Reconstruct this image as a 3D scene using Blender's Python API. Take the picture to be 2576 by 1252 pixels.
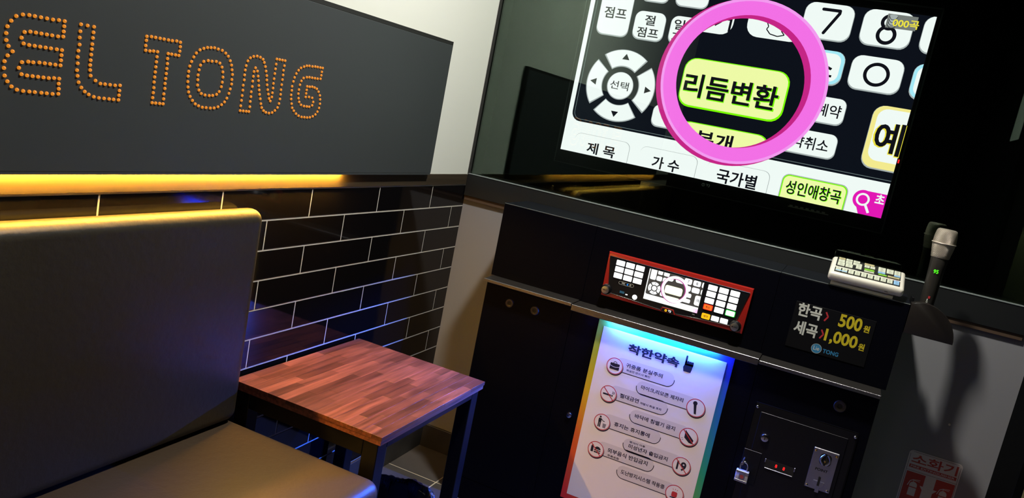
import bpy, bmesh, math, random
from mathutils import Vector, Matrix

# ------------------------------------------------------------------ scene, camera, light
for o in list(bpy.data.objects):
    bpy.data.objects.remove(o, do_unlink=True)
scene = bpy.context.scene
COL = scene.collection
random.seed(7)

cam_data = bpy.data.cameras.new('camera')
cam = bpy.data.objects.new('camera', cam_data)
COL.objects.link(cam)
right = Vector((0.8971748, 0.3973341, 0.1928807))
down = Vector((0.2446615, -0.0835072, -0.9660059))
fwd = Vector((-0.3677201, 0.9138666, -0.1721329))
m3 = Matrix((right, -down, -fwd)).transposed()
cam.matrix_world = Matrix.Translation((1.20333, -2.46924, 1.23910)) @ m3.to_4x4()
cam_data.sensor_width = 36.0
cam_data.lens = 36.0 * 2038.9 / 2576.0
cam_data.clip_start = 0.02
scene.camera = cam

world = bpy.data.worlds.new('world')
scene.world = world
world.use_nodes = True
world.node_tree.nodes['Background'].inputs[0].default_value = (0.004, 0.004, 0.005, 1)
world.node_tree.nodes['Background'].inputs[1].default_value = 1.0
scene.view_settings.view_transform = 'Standard'
scene.view_settings.look = 'None'
scene.view_settings.exposure = 0.0
scene.view_settings.gamma = 1.0
scene.view_settings.use_curve_mapping = False

CEIL = 2.40
DOWNLIGHT = [((0.82, -0.75), 38.0), ((0.86, -2.05), 0.25)]     # screen-wall downlight, then a weak unseen one added as fill: place, watts
LED_WARM = 560.0        # strip under the sign board
LED_BLUE = 5000.0        # bar over the rules poster
SCREEN = 1.25          # screen brightness

# ------------------------------------------------------------------ helpers
ORG = {}

def tag(o, label=None, cat=None, group=None, kind=None):
    if label: o['label'] = label
    if cat: o['category'] = cat
    if group: o['group'] = group
    if kind: o['kind'] = kind
    return o

def thing(name, label, cat, loc=(0, 0, 0), group=None, rot=None):
    o = bpy.data.objects.new(name, None)
    o.empty_display_size = 0.05
    COL.objects.link(o)
    o.location = loc
    ORG[o.name] = Vector(loc)
    if rot: o.rotation_euler = rot
    return tag(o, label, cat, group)

class MB:
    """collects shapes in scene metres; build() links them as ONE mesh object"""
    def __init__(s):
        s.bm = bmesh.new()
    def box(s, x0, x1, y0, y1, z0, z1, bevel=0.0, seg=1):
        r = bmesh.ops.create_cube(s.bm, size=1.0)
        vs = r['verts']
        for v in vs:
            v.co = Vector((x0 + (v.co.x + .5) * (x1 - x0), y0 + (v.co.y + .5) * (y1 - y0), z0 + (v.co.z + .5) * (z1 - z0)))
        if bevel:
            es = list({e for v in vs for e in v.link_edges})
            bmesh.ops.bevel(s.bm, geom=es, offset=bevel, segments=seg, profile=0.5, affect='EDGES')
        return s
    def prism(s, poly, y0, y1, bevel=0.0):
        """poly: (x, z) outline seen from the front, counter-clockwise; y0 front, y1 back"""
        a = [s.bm.verts.new((x, y0, z)) for x, z in poly]
        b = [s.bm.verts.new((x, y1, z)) for x, z in poly]
        n = len(poly)
        f = [s.bm.faces.new(a), s.bm.faces.new(b[::-1])]
        for i in range(n):
            j = (i + 1) % n
            f.append(s.bm.faces.new((a[j], a[i], b[i], b[j])))
        if bevel:
            es = list(f[0].edges)
            bmesh.ops.bevel(s.bm, geom=es, offset=bevel, segments=2, profile=0.5, affect='EDGES')
        return s
    def cyl(s, c, r, h, axis='Z', seg=24, r2=None, bevel=0.0):
        """c: centre of the base; runs along +axis for h"""
        q = bmesh.ops.create_cone(s.bm, cap_ends=True, segments=seg, radius1=r, radius2=r if r2 is None else r2, depth=h)
        vs = q['verts']
        if bevel:
            es = [e for e in {e for v in vs for e in v.link_edges} if any(len(f.verts) > 4 for f in e.link_faces)]
            nv = bmesh.ops.bevel(s.bm, geom=es, offset=bevel, segments=2, profile=0.5, affect='EDGES')
            vs = list({v for v in vs if v.is_valid} | set(nv['verts']))
        M = Matrix.Translation((0, 0, h / 2))
        if axis == 'X': M = Matrix.Rotation(math.pi / 2, 4, 'Y') @ M
        if axis == 'Y': M = Matrix.Rotation(-math.pi / 2, 4, 'X') @ M
        if axis == '-Y': M = Matrix.Rotation(math.pi / 2, 4, 'X') @ M
        M = Matrix.Translation(c) @ M
        for v in vs: v.co = M @ v.co
        return s
    def lathe(s, prof, c, axis='Z', seg=32):
        rings = []
        for r, h in prof:
            rg = []
            for i in range(seg):
                a = 2 * math.pi * i / seg
                p = Vector((r * math.cos(a), r * math.sin(a), h))
                if axis == '-Y': p = Vector((p.x, -p.z, p.y))
                rg.append(s.bm.verts.new(Vector(c) + p))
            rings.append(rg)
        for k in range(len(rings) - 1):
            for i in range(seg):
                j = (i + 1) % seg
                s.bm.faces.new((rings[k][i], rings[k][j], rings[k + 1][j], rings[k + 1][i]))
        if prof[0][0] > 1e-5: s.bm.faces.new(rings[0][::-1])
        if prof[-1][0] > 1e-5: s.bm.faces.new(rings[-1])
        return s
    def tube(s, pts, r, seg=10, close=False):
        pts = [Vector(p) for p in pts]
        n = len(pts)
        rings = []
        up = None
        for i, p in enumerate(pts):
            if close: t = pts[(i + 1) % n] - pts[i - 1]
            else: t = pts[min(i + 1, n - 1)] - pts[max(i - 1, 0)]
            t.normalize()
            if up is None:
                up = Vector((0, 0, 1)) if abs(t.z) < .9 else Vector((1, 0, 0))
            a = t.cross(up); a.normalize()
            b = a.cross(t); up = b
            rings.append([s.bm.verts.new(p + r * (math.cos(2 * math.pi * k / seg) * a + math.sin(2 * math.pi * k / seg) * b)) for k in range(seg)])
        m = n if close else n - 1
        for i in range(m):
            A, B = rings[i], rings[(i + 1) % n]
            for k in range(seg):
                l = (k + 1) % seg
                s.bm.faces.new((A[k], A[l], B[l], B[k]))
        if not close:
            s.bm.faces.new(rings[0][::-1]); s.bm.faces.new(rings[-1])
        return s
    def mesh(s, name, off=Vector((0, 0, 0)), smooth=False):
        bmesh.ops.recalc_face_normals(s.bm, faces=s.bm.faces)
        for v in s.bm.verts: v.co -= off
        me = bpy.data.meshes.new(name)
        s.bm.to_mesh(me); s.bm.free()
        if smooth:
            me.polygons.foreach_set('use_smooth', [True] * len(me.polygons))
            try: me.set_sharp_from_angle(angle=math.radians(smooth if smooth is not True else 40))
            except Exception: pass
        return me
    def build(s, name, mat, parent=None, smooth=False, label=None, kind=None):
        off = ORG[parent.name] if parent else Vector((0, 0, 0))
        me = s.mesh(name, off, smooth)
        me.materials.append(mat)
        o = bpy.data.objects.new(name, me)
        COL.objects.link(o)
        if parent: o.parent = parent
        ORG[o.name] = off.copy()
        return tag(o, label, None, None, kind)

def place(name, me, loc, parent=None):
    """one more piece that shares its mesh with others; loc in scene metres"""
    o = bpy.data.objects.new(name, me)
    COL.objects.link(o)
    off = ORG[parent.name] if parent else Vector((0, 0, 0))
    o.location = Vector(loc) - off
    if parent: o.parent = parent
    return o

# ---- flat print: 2-D outlines and lettering on a plane facing -y (or on a plane of its parent)
def rr(x0, x1, z0, z1, r=0.0, n=5):
    if r <= 0: return [(x0, z0), (x1, z0), (x1, z1), (x0, z1)]
    r = min(r, (x1 - x0) / 2 - 1e-6, (z1 - z0) / 2 - 1e-6)
    out = []
    for cx, cz, a0 in ((x1 - r, z0 + r, -90), (x1 - r, z1 - r, 0), (x0 + r, z1 - r, 90), (x0 + r, z0 + r, 180)):
        for i in range(n + 1):
            a = math.radians(a0 + 90 * i / n)
            out.append((cx + r * math.cos(a), cz + r * math.sin(a)))
    return out

def disc(cx, cz, r, n=40, rz=None):
    rz = r if rz is None else rz
    return [(cx + r * math.cos(2 * math.pi * i / n), cz + rz * math.sin(2 * math.pi * i / n)) for i in range(n)]

def clip(poly, win):
    """convex polygon cut by a convex counter-clockwise window"""
    out = poly
    for i in range(len(win)):
        ax, az = win[i]; bx, bz = win[(i + 1) % len(win)]
        side = lambda p: (bx - ax) * (p[1] - az) - (bz - az) * (p[0] - ax)
        src, out = out, []
        for k in range(len(src)):
            p, q = src[k - 1], src[k]
            sp, sq = side(p), side(q)
            if (sp >= 0) != (sq >= 0):
                t = sp / (sp - sq)
                out.append((p[0] + t * (q[0] - p[0]), p[1] + t * (q[1] - p[1])))
            if sq >= 0: out.append(q)
        if not out: return []
    return out

LAYERS = []
TEXTS = []
class Layer:
    def __init__(s, name, mat, parent, y, fn=None, label=None):
        s.name, s.mat, s.parent, s.y, s.fn, s.label = name, mat, parent, y, fn, label
        s.kind = None
        s.v, s.f = [], []
        s.win = None
        s.tf = None
        LAYERS.append(s)
    def poly(s, p):
        if s.win: p = clip(p, s.win)
        if len(p) < 3: return s
        if s.tf: p = [s.tf(*q) for q in p]
        n = len(s.v)
        s.v += p
        s.f.append(list(range(n, n + len(p))))
        return s
    def ring(s, cx, cz, r0, r1, a0=0, a1=360, n=48):
        full = abs(a1 - a0) >= 360
        for i in range(n):
            a = math.radians(a0 + (a1 - a0) * i / n); b = math.radians(a0 + (a1 - a0) * (i + 1) / n)
            s.poly([(cx + r0 * math.cos(a), cz + r0 * math.sin(a)), (cx + r1 * math.cos(a), cz + r1 * math.sin(a)),
                    (cx + r1 * math.cos(b), cz + r1 * math.sin(b)), (cx + r0 * math.cos(b), cz + r0 * math.sin(b))])
        return s
    def line(s, pts, w):
        for (x0, z0), (x1, z1) in zip(pts, pts[1:]):
            d = math.hypot(x1 - x0, z1 - z0)
            if d < 1e-9: continue
            nx, nz = -(z1 - z0) / d * w / 2, (x1 - x0) / d * w / 2
            s.poly([(x0 - nx, z0 - nz), (x1 - nx, z1 - nz), (x1 + nx, z1 + nz), (x0 + nx, z0 + nz)])
        return s
    def stroke(s, pts, w):
        s.line(pts, w)
        for x, z in pts: s.poly(disc(x, z, w / 2, 12))
        return s
    def text(s, t, cx, cz, w, h, bold=0.012, win=None):
        c = bpy.data.curves.new('lettering', 'FONT')
        c.body = t; c.resolution_u = 3; c.offset = bold
        o = bpy.data.objects.new('lettering', c)
        COL.objects.link(o)
        TEXTS.append((s, o, cx, cz, w, h))
        return s

def finish_layers():
    if TEXTS:
        dg = bpy.context.evaluated_depsgraph_get()
        for lay, o, cx, cz, w, h in TEXTS:
            me = o.evaluated_get(dg).to_mesh()
            vs = [(v.co.x, v.co.y) for v in me.vertices]
            if vs:
                x0 = min(v[0] for v in vs); x1 = max(v[0] for v in vs)
                y0 = min(v[1] for v in vs); y1 = max(v[1] for v in vs)
                sx = w / max(x1 - x0, 1e-6); sy = h / max(y1 - y0, 1e-6) if h else sx
                pts = [(cx + (x - (x0 + x1) / 2) * sx, cz + (y - (y0 + y1) / 2) * sy) for x, y in vs]
                if lay.tf: pts = [lay.tf(*q) for q in pts]
                n = len(lay.v)
                lay.v += pts
                lay.f += [[n + k for k in p.vertices] for p in me.polygons]
            o.evaluated_get(dg).to_mesh_clear()
        for it in TEXTS:
            c = it[1].data
            bpy.data.objects.remove(it[1], do_unlink=True)
            bpy.data.curves.remove(c)
    for L in LAYERS:
        off = ORG[L.parent.name] if L.parent else Vector((0, 0, 0))
        if L.fn: co = [L.fn(x, z, L.y) for x, z in L.v]
        else: co = [(x - off.x, L.y - off.y, z - off.z) for x, z in L.v]
        me = bpy.data.meshes.new(L.name)
        me.from_pydata(co, [], L.f)
        me.update()
        me.materials.append(L.mat)
        o = bpy.data.objects.new(L.name, me)
        COL.objects.link(o)
        if L.parent: o.parent = L.parent
        tag(o, L.label, kind=L.kind)

# ------------------------------------------------------------------ materials
def lin(*c):
    return tuple(((v / 255.0) / 12.92 if v <= 10.3 else ((v / 255.0 + .055) / 1.055) ** 2.4) for v in c)

def mat(name, col, rough=0.5, metal=0.0, spec=0.5, emit=None, strength=0.0, coat=0.0, bump=None, vary=None, objvary=0.0):
    m = bpy.data.materials.new(name)
    m.use_nodes = True
    nt = m.node_tree; N = nt.nodes; L = nt.links
    b = N['Principled BSDF']
    b.inputs['Base Color'].default_value = (*col, 1)
    b.inputs['Roughness'].default_value = rough
    b.inputs['Metallic'].default_value = metal
    b.inputs['Specular IOR Level'].default_value = spec
    if coat:
        b.inputs['Coat Weight'].default_value = coat
        b.inputs['Coat Roughness'].default_value = 0.08
    if emit:
        b.inputs['Emission Color'].default_value = (*emit, 1)
        b.inputs['Emission Strength'].default_value = strength
    if bump or vary:
        tc = N.new('ShaderNodeTexCoord')
    if vary:                       # (scale vector, noise scale, detail, dark factor)
        mp = N.new('ShaderNodeMapping'); mp.inputs['Scale'].default_value = vary[0]
        nz = N.new('ShaderNodeTexNoise'); nz.inputs['Scale'].default_value = vary[1]; nz.inputs['Detail'].default_value = vary[2]
        rp = N.new('ShaderNodeValToRGB')
        rp.color_ramp.elements[0].position = .32; rp.color_ramp.elements[1].position = .68
        k = vary[3]
        rp.color_ramp.elements[0].color = (col[0] * k, col[1] * k, col[2] * k, 1)
        rp.color_ramp.elements[1].color = (*col, 1)
        L.new(tc.outputs['Object'], mp.inputs['Vector']); L.new(mp.outputs['Vector'], nz.inputs['Vector'])
        L.new(nz.outputs['Fac'], rp.inputs['Fac'])
        last = rp.outputs['Color']
        if objvary:
            oi = N.new('ShaderNodeObjectInfo')
            hs = N.new('ShaderNodeHueSaturation')
            mr = N.new('ShaderNodeMapRange'); mr.inputs['To Min'].default_value = 1 - objvary; mr.inputs['To Max'].default_value = 1 + objvary
            L.new(oi.outputs['Random'], mr.inputs['Value']); L.new(mr.outputs['Result'], hs.inputs['Value'])
            L.new(last, hs.inputs['Color']); last = hs.outputs['Color']
        L.new(last, b.inputs['Base Color'])
    if bump:                       # (scale vector, noise scale, detail, strength, distance)
        mp = N.new('ShaderNodeMapping'); mp.inputs['Scale'].default_value = bump[0]
        nz = N.new('ShaderNodeTexNoise'); nz.inputs['Scale'].default_value = bump[1]; nz.inputs['Detail'].default_value = bump[2]
        bp = N.new('ShaderNodeBump'); bp.inputs['Strength'].default_value = bump[3]; bp.inputs['Distance'].default_value = bump[4]
        L.new(tc.outputs['Object'], mp.inputs['Vector']); L.new(mp.outputs['Vector'], nz.inputs['Vector'])
        L.new(nz.outputs['Fac'], bp.inputs['Height']); L.new(bp.outputs['Normal'], b.inputs['Normal'])
    return m

def glow(name, col, strength=1.0):
    m = bpy.data.materials.new(name)
    m.use_nodes = True
    nt = m.node_tree
    nt.nodes.remove(nt.nodes['Principled BSDF'])
    e = nt.nodes.new('ShaderNodeEmission')
    e.inputs['Color'].default_value = (*col, 1)
    e.inputs['Strength'].default_value = strength
    nt.links.new(e.outputs[0], nt.nodes['Material Output'].inputs['Surface'])
    return m

def pane(name, tint, ior=1.66):
    m = bpy.data.materials.new(name)
    m.use_nodes = True
    nt = m.node_tree; N = nt.nodes
    N.remove(N['Principled BSDF'])
    tr = N.new('ShaderNodeBsdfTransparent'); tr.inputs['Color'].default_value = (*tint, 1)
    gl = N.new('ShaderNodeBsdfGlossy'); gl.inputs['Roughness'].default_value = 0.0; gl.inputs['Color'].default_value = (.80, 1, .86, 1)
    fr = N.new('ShaderNodeFresnel'); fr.inputs['IOR'].default_value = ior
    mx = N.new('ShaderNodeMixShader')
    nt.links.new(fr.outputs[0], mx.inputs[0]); nt.links.new(tr.outputs[0], mx.inputs[1]); nt.links.new(gl.outputs[0], mx.inputs[2])
    nt.links.new(mx.outputs[0], N['Material Output'].inputs['Surface'])
    return m

M = {}
M['plaster'] = mat('white_plaster', (.72, .72, .66), .7, bump=((1, 1, 1), 60, 3, .05, .002))
M['grout'] = mat('pale_grout', (.62, .58, .50), .85)
M['tile'] = mat('black_glazed_tile', (.004, .0035, .004), .06, spec=.3, bump=((1, 1, 1), 9, 2, .02, .004))
M['wall_grey'] = mat('grey_wall_paint', (.25, .245, .26), .75, bump=((1, 1, 1), 45, 3, .08, .002))
M['wall_dark'] = mat('dark_wall_paint', (.003, .0033, .0038), .7, spec=.02)
M['ceiling'] = mat('dark_ceiling_paint', (.05, .05, .05), .8)
M['floor_tile'] = mat('brown_stone_floor_tile', (.088, .080, .078), .45, vary=((1, 1, 1), 7, 5, .7), bump=((1, 1, 1), 160, 2, .06, .001))
M['floor_grout'] = mat('cream_floor_grout', (.62, .55, .42), .9)
M['baseboard'] = mat('dark_stone_baseboard', (.045, .040, .036), .5, vary=((1, 1, 1), 14, 4, .6))
M['trim_wood'] = mat('dark_walnut_trim', (.052, .038, .024), .32, spec=.5, vary=((60, 1.2, 60), 2.2, 4, .72), bump=((60, 1.2, 60), 3, 3, .25, .0006))
M['trim_black'] = mat('charcoal_trim', (.010, .011, .012), .45)
M['trim_edge'] = mat('grey_bead', (.17, .19, .19), .4)
M['trim_under'] = mat('dark_brown_moulding', (.085, .05, .03), .6)
M['board'] = mat('charcoal_sign_board', (.040, .046, .048), .5, bump=((1, 1, 1), 300, 2, .05, .0004))
M['black_edge'] = mat('black_edge_band', (.012, .012, .011), .6)
M['bulb'] = mat('amber_bulb', (.35, .10, .01), .3, emit=(1.0, .33, .025), strength=.62)
M['led_warm'] = glow('warm_led_strip', (1.0, .52, .06), LED_WARM)
M['led_blue'] = glow('blue_led_bar', (.025, .12, 1.0), LED_BLUE)
M['alu'] = mat('brushed_aluminium', (.55, .56, .58), .35, 1.0)
M['leather_shaded'] = mat('shade_darkened_leatherette', (.028, .022, .0145), .45, spec=.3, bump=((1, 1, 1), 70, 5, .35, .0022))  # backrest copy of the bench leather, its dimmer light put into the colour
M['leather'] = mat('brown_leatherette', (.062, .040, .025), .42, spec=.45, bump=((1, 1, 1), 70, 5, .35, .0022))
M['seat_base'] = mat('black_seat_base', (.012, .012, .013), .5)
M['cabinet'] = mat('black_ash_cabinet', (.0018, .0019, .0045), .45, spec=.06, bump=((3, 3, 60), 4, 4, .25, .0008))
M['cabinet_top'] = mat('black_cabinet_top', (.003, .0035, .007), .4, spec=.3)
M['shelf_edge'] = mat('grey_shelf_edging', (.24, .24, .25), .34, 1.0, bump=((1, 1, 1), 260, 3, .6, .0015))
M['shelf'] = mat('dark_shelf_board', (.014, .012, .011), .5, bump=((1, 1, 1), 120, 3, .3, .001))
M['steel_black'] = mat('black_powder_coated_steel', (.004, .004, .005), .42, spec=.25)
M['stave'] = mat('reddish_hardwood_stave', (.235, .076, .058), .33, spec=.5, vary=((60, 4, 60), 2.0, 6, .38), bump=((80, 4, 80), 3, 4, .3, .0006), objvary=.45)
M['glass'] = pane('dark_mirror_glass', (.90, .93, .91))
M['tv_black'] = mat('gloss_black_plastic', (.004, .004, .005), .45, spec=.2)
M['tv_edge'] = mat('dark_grey_frame', (.06, .065, .065), .4)
M['chrome'] = mat('chrome', (.62, .61, .60), .16, 1.0)
M['steel'] = mat('stainless_steel', (.50, .49, .52), .30, 1.0, bump=((1, 1, 1), 120, 2, .08, .0006))
M['coin_black'] = mat('black_steel_plate', (.0045, .0045, .006), .36, spec=.3)
M['dark_hole'] = mat('black_recess', (.002, .002, .002), .7)
M['rubber'] = mat('dark_rubber_ring', (.022, .017, .017), .5)
M['red'] = mat('red_plastic', (.42, .018, .012), .28, coat=.5)
M['unit_black'] = mat('unit_black_face', (.010, .010, .012), .2, coat=.4)
M['key_lit'] = glow('lit_white_key', (1, 1, 1), 1.6)
M['key_red'] = glow('lit_red_key', (1.0, .16, .02), 1.2)
M['key_halo_red'] = glow('lit_red_rim', (.85, .03, .02), .9)
M['key_green'] = glow('lit_green_rim', (.02, .75, .06), .8)
M['key_orange'] = glow('lit_orange_key', (1.0, .48, .01), 1.2)
M['ink'] = mat('black_ink', (.012, .010, .016), .5)
M['ink_grey'] = mat('grey_ink', (.25, .22, .24), .5)
M['paper'] = mat('white_poster_paper', (.84, .78, .81), .45, bump=((1, 1, 1), 30, 3, .12, .002))
M['paper_pill'] = mat('pale_grey_print', (.70, .64, .67), .45)
M['ink_red'] = mat('red_ink', (.55, .03, .03), .5)
M['white_plastic'] = mat('ivory_plastic', (.76, .71, .62), .32)
M['key_ivory'] = mat('ivory_key', (.60, .62, .50), .5)
M['key_lime'] = mat('lime_key', (.22, .55, .03), .5)
M['key_sky'] = mat('sky_blue_key', (.26, .48, .75), .5)
M['key_tan'] = mat('tan_key', (.48, .42, .22), .5)
M['sticker_red'] = mat('sticker_red', (.48, .045, .022), .45)
M['sticker_white'] = mat('sticker_white', (.66, .60, .58), .45)
M['price_panel'] = mat('black_price_panel', (.0045, .0045, .006), .45, spec=.2)
M['price_white'] = mat('white_price_ink', (.62, .62, .57), .5)
M['price_yellow'] = mat('yellow_price_ink', (.60, .47, .015), .5)
M['price_red'] = mat('red_price_ink', (.50, .03, .04), .5)
M['price_blue'] = mat('blue_price_ink', (.03, .20, .42), .5)
M['mic_grille'] = mat('champagne_grille', (.62, .54, .45), .38, .55)
M['mic_body'] = mat('dark_mic_body', (.035, .031, .028), .35, .3)
M['mic_lcd'] = glow('green_digits', (.10, 1.0, .02), 1.3)
M['red_digit'] = glow('red_digits', (1.0, .02, .02), 1.4)
M['bag'] = mat('black_plastic_bag', (.006, .006, .010), .13, spec=.7, bump=((1, 1, .35), 55, 6, 1.0, .010))
M['bin'] = mat('dark_bin_plastic', (.02, .02, .022), .45)
M['corridor'] = mat('cream_corridor_wall', (.55, .50, .34), .8)
M['door_black'] = mat('black_door_frame', (.005, .005, .006), .6, spec=.05)
M['door_glass'] = pane('door_pane_glass', (.92, .94, .92))
M['notice'] = mat('notice_paper', (.42, .46, .42), .6)
M['brass'] = mat('brass_tint', (.75, .45, .12), .25, 1.0)
M['lamp_lens'] = glow('downlight_lens', (1.0, 1.0, .90), 10.0)

def rainbow(name):
    m = bpy.data.materials.new(name); m.use_nodes = True
    nt = m.node_tree; N = nt.nodes; L = nt.links
    b = N['Principled BSDF']; b.inputs['Roughness'].default_value = .45
    tc = N.new('ShaderNodeTexCoord'); sx = N.new('ShaderNodeSeparateXYZ')
    L.new(tc.outputs['Generated'], sx.inputs[0])
    ad = N.new('ShaderNodeMath'); ad.operation = 'ADD'
    L.new(sx.outputs['X'], ad.inputs[0]); L.new(sx.outputs['Z'], ad.inputs[1])
    hv = N.new('ShaderNodeMath'); hv.operation = 'MULTIPLY'; hv.inputs[1].default_value = .5
    L.new(ad.outputs[0], hv.inputs[0])
    rp = N.new('ShaderNodeValToRGB'); L.new(hv.outputs[0], rp.inputs[0])
    cr = rp.color_ramp
    cr.elements[0].position = .03; cr.elements[0].color = (.62, .025, .02, 1)
    cr.elements[1].position = .97; cr.elements[1].color = (.02, .03, .40, 1)
    for p, c in ((.20, (.66, .13, .015)), (.32, (.66, .44, .01)), (.52, (.17, .42, .04)), (.68, (.02, .33, .20)), (.82, (.015, .17, .50))):
        e = cr.elements.new(p); e.color = (*c, 1)
    L.new(rp.outputs[0], b.inputs['Base Color'])
    return m
M['rainbow'] = rainbow('rainbow_print')

def grille():
    m = M['mic_grille']; nt = m.node_tree; N = nt.nodes; L = nt.links
    b = N['Principled BSDF']
    tc = N.new('ShaderNodeTexCoord')
    ang = N.new('ShaderNodeVectorMath'); ang.operation = 'MULTIPLY'; ang.inputs[1].default_value = (1, 1, 1)
    L.new(tc.outputs['Object'], ang.inputs[0])
    hs = []
    for rot in (45, -45):
        mp = N.new('ShaderNodeMapping'); mp.inputs['Rotation'].default_value = (0, math.radians(rot), 0)
        wv = N.new('ShaderNodeTexWave'); wv.inputs['Scale'].default_value = 150; wv.bands_direction = 'X'
        L.new(ang.outputs[0], mp.inputs['Vector']); L.new(mp.outputs[0], wv.inputs['Vector'])
        hs.append(wv)
    mm = N.new('ShaderNodeMath'); mm.operation = 'MAXIMUM'
    L.new(hs[0].outputs['Fac'], mm.inputs[0]); L.new(hs[1].outputs['Fac'], mm.inputs[1])
    bp = N.new('ShaderNodeBump'); bp.inputs['Strength'].default_value = .9; bp.inputs['Distance'].default_value = .0012
    L.new(mm.outputs[0], bp.inputs['Height']); L.new(bp.outputs[0], b.inputs['Normal'])
    rp = N.new('ShaderNodeValToRGB'); rp.color_ramp.elements[0].position = .45; rp.color_ramp.elements[1].position = .7
    rp.color_ramp.elements[0].color = (.10, .085, .07, 1); rp.color_ramp.elements[1].color = (.70, .60, .50, 1)
    L.new(mm.outputs[0], rp.inputs[0]); L.new(rp.outputs[0], b.inputs['Base Color'])
grille()

# ------------------------------------------------------------------ the room
Z0_ROW, PITCH_Z, PITCH_Y, Y_JOINT = 0.8748, 0.07222, 0.303, -0.231
GW = 0.0042                                       # grout joint
floor = MB().box(-0.15, 1.735, -3.05, 0.25, -0.06, -0.001).build('floor', M['floor_grout'], kind='structure')
xs = [-0.15, 0.193, 0.793, 1.393, 1.735]
ys = [0.25, -0.212, -0.812, -1.412, -2.012, -2.612, -3.05]
for i in range(len(xs) - 1):
    for j in range(len(ys) - 1):
        MB().box(xs[i] + .0022, xs[i + 1] - .0022, ys[j + 1] + .0022, ys[j] - .0022, -.001, 0.0, bevel=.0004).build('floor_tile', M['floor_tile'], floor)

wall_l = MB().box(-0.15, -0.001, -3.05, 0.0, 0.949, CEIL).build('wall_left', M['plaster'], kind='structure')
MB().box(-0.15, 0.0, -3.05, 0.0, 0.0, 0.949).build('grout_bed', M['grout'], wall_l)
tile_mesh = {}
def wall_tile(y0, y1, z0, z1):                    # y0 < y1
    key = (round(y1 - y0, 4), round(z1 - z0, 4))
    if key not in tile_mesh:
        me = MB().box(-0.0012, 0.0010, 0, y1 - y0, 0, z1 - z0, bevel=.0005).mesh('wall_tile')
        me.materials.append(M['tile'])
        tile_mesh[key] = me
    place('wall_tile', tile_mesh[key], (0, y0, z0), wall_l)
for r in range(0, 13):
    zt = Z0_ROW + PITCH_Z * (1 - r)
    zb = zt - PITCH_Z
    zt = min(zt, 0.949)
    zb = max(zb, 0.0)
    if zt - zb < .006: continue
    yj = Y_JOINT if r % 2 == 0 else Y_JOINT + PITCH_Y / 2
    ends = [0.0]
    y = yj
    while y > -2.6:
        if y < -0.001: ends.append(y)
        y -= PITCH_Y
    for a, b in zip(ends[1:], ends):
        wall_tile(a + GW / 2, b - (GW / 2 if b < 0 else 0), zb + GW / 2, zt - GW / 2)

wall_f = MB().box(-0.15, 1.735, 0.0, 0.24, 0.0, 0.9865).build('wall_front', M['wall_grey'], kind='structure')
MB().box(-0.15, 1.735, 0.10, 0.24, 0.9865, CEIL).build('backing_panel', M['wall_dark'], wall_f)
MB().box(-0.15, 0.0, 0.0, 0.10, 0.9865, CEIL).build('side_return', M['wall_dark'], wall_f)
MB().box(1.712, 1.735, 0.0, 0.10, 0.9865, CEIL).build('side_return', M['wall_dark'], wall_f)
wall_b = MB().box(-0.15, 1.85, -3.20, -3.05, 0.0, CEIL).build('wall_back', M['wall_dark'], kind='structure')
ceil = MB().box(-0.15, 1.85, -3.20, 0.25, CEIL, CEIL + .08).build('ceiling', M['ceiling'], kind='structure')
wall_r = MB().box(1.712, 1.730, -0.258, 0.0, 0.0, CEIL).build('wall_right', M['wall_dark'], kind='structure')
MB().box(1.712, 1.735, -3.05, -1.12, 0.0, CEIL).build('rear_section', M['wall_dark'], wall_r)
MB().box(1.712, 1.735, -1.12, -0.258, 2.08, CEIL).build('lintel', M['wall_dark'], wall_r)
# the glass door stands open into the corridor, hinged at the far jamb
door = MB().box(1.737, 1.795, -1.142, -1.124, 0.004, 2.070).build('door_1', M['door_black'], kind='structure')
MB().box(2.495, 2.553, -1.142, -1.124, 0.004, 2.070).build('door_stile', M['door_black'], door)
MB().box(1.795, 2.495, -1.142, -1.124, 2.010, 2.070).build('door_rail', M['door_black'], door)
MB().box(1.795, 2.495, -1.142, -1.124, 0.004, 0.080).build('door_rail', M['door_black'], door)
MB().box(1.795, 2.495, -1.137, -1.129, 0.080, 2.010).build('door_pane', M['door_glass'], door)
MB().tube([(2.45, -1.1285, 0.85), (2.45, -1.100, 0.87), (2.45, -1.100, 1.20), (2.45, -1.1285, 1.22)], .010).build('door_handle', M['chrome'], door, smooth=True)
MB().box(1.735, 2.70, -3.20, 0.42, -0.06, 0.0).build('floor_corridor', M['floor_tile'], kind='structure')
wc = MB().box(1.70, 3.2, 0.42, 0.50, 0.0, CEIL).build('wall_corridor', M['corridor'], kind='structure')

bb = MB().box(0.0125, 0.2505, -0.011, 0.0, 0.0, 0.0835, bevel=.0015).build('baseboard_front', M['baseboard'], kind='structure')
MB().box(1.392, 1.706, -0.011, 0.0, 0.0, 0.0835, bevel=.0015).build('baseboard_piece', M['baseboard'], bb)
MB().box(0.003, 0.012, -1.04, -0.0015, 0.0, 0.0835, bevel=.0015).build('baseboard_left', M['baseboard'], kind='structure')

MB().box(-0.001, 0.0045, -3.05, -0.013, 0.9495, 0.9835, bevel=.0006).build('trim_1', M['trim_wood'], kind='structure')
t2 = MB().box(0.003, 1.682, -0.012, -0.0005, 0.9125, 0.9845, bevel=.0008).build('trim_2', M['trim_black'], kind='structure')
MB().box(0.006, 1.684, -0.0135, -0.0005, 0.9846, 0.9885, bevel=.0012).build('edge_bead', M['trim_edge'], t2)
MB().box(0.004, 1.682, -0.008, -0.0005, 0.8965, 0.9124, bevel=.0008).build('trim_3', M['trim_under'], kind='structure')
MB().box(0.0002, 0.0085, -0.006, -0.0008, 0.989, 2.36).build('trim_4', M['black_edge'], kind='structure')

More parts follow.
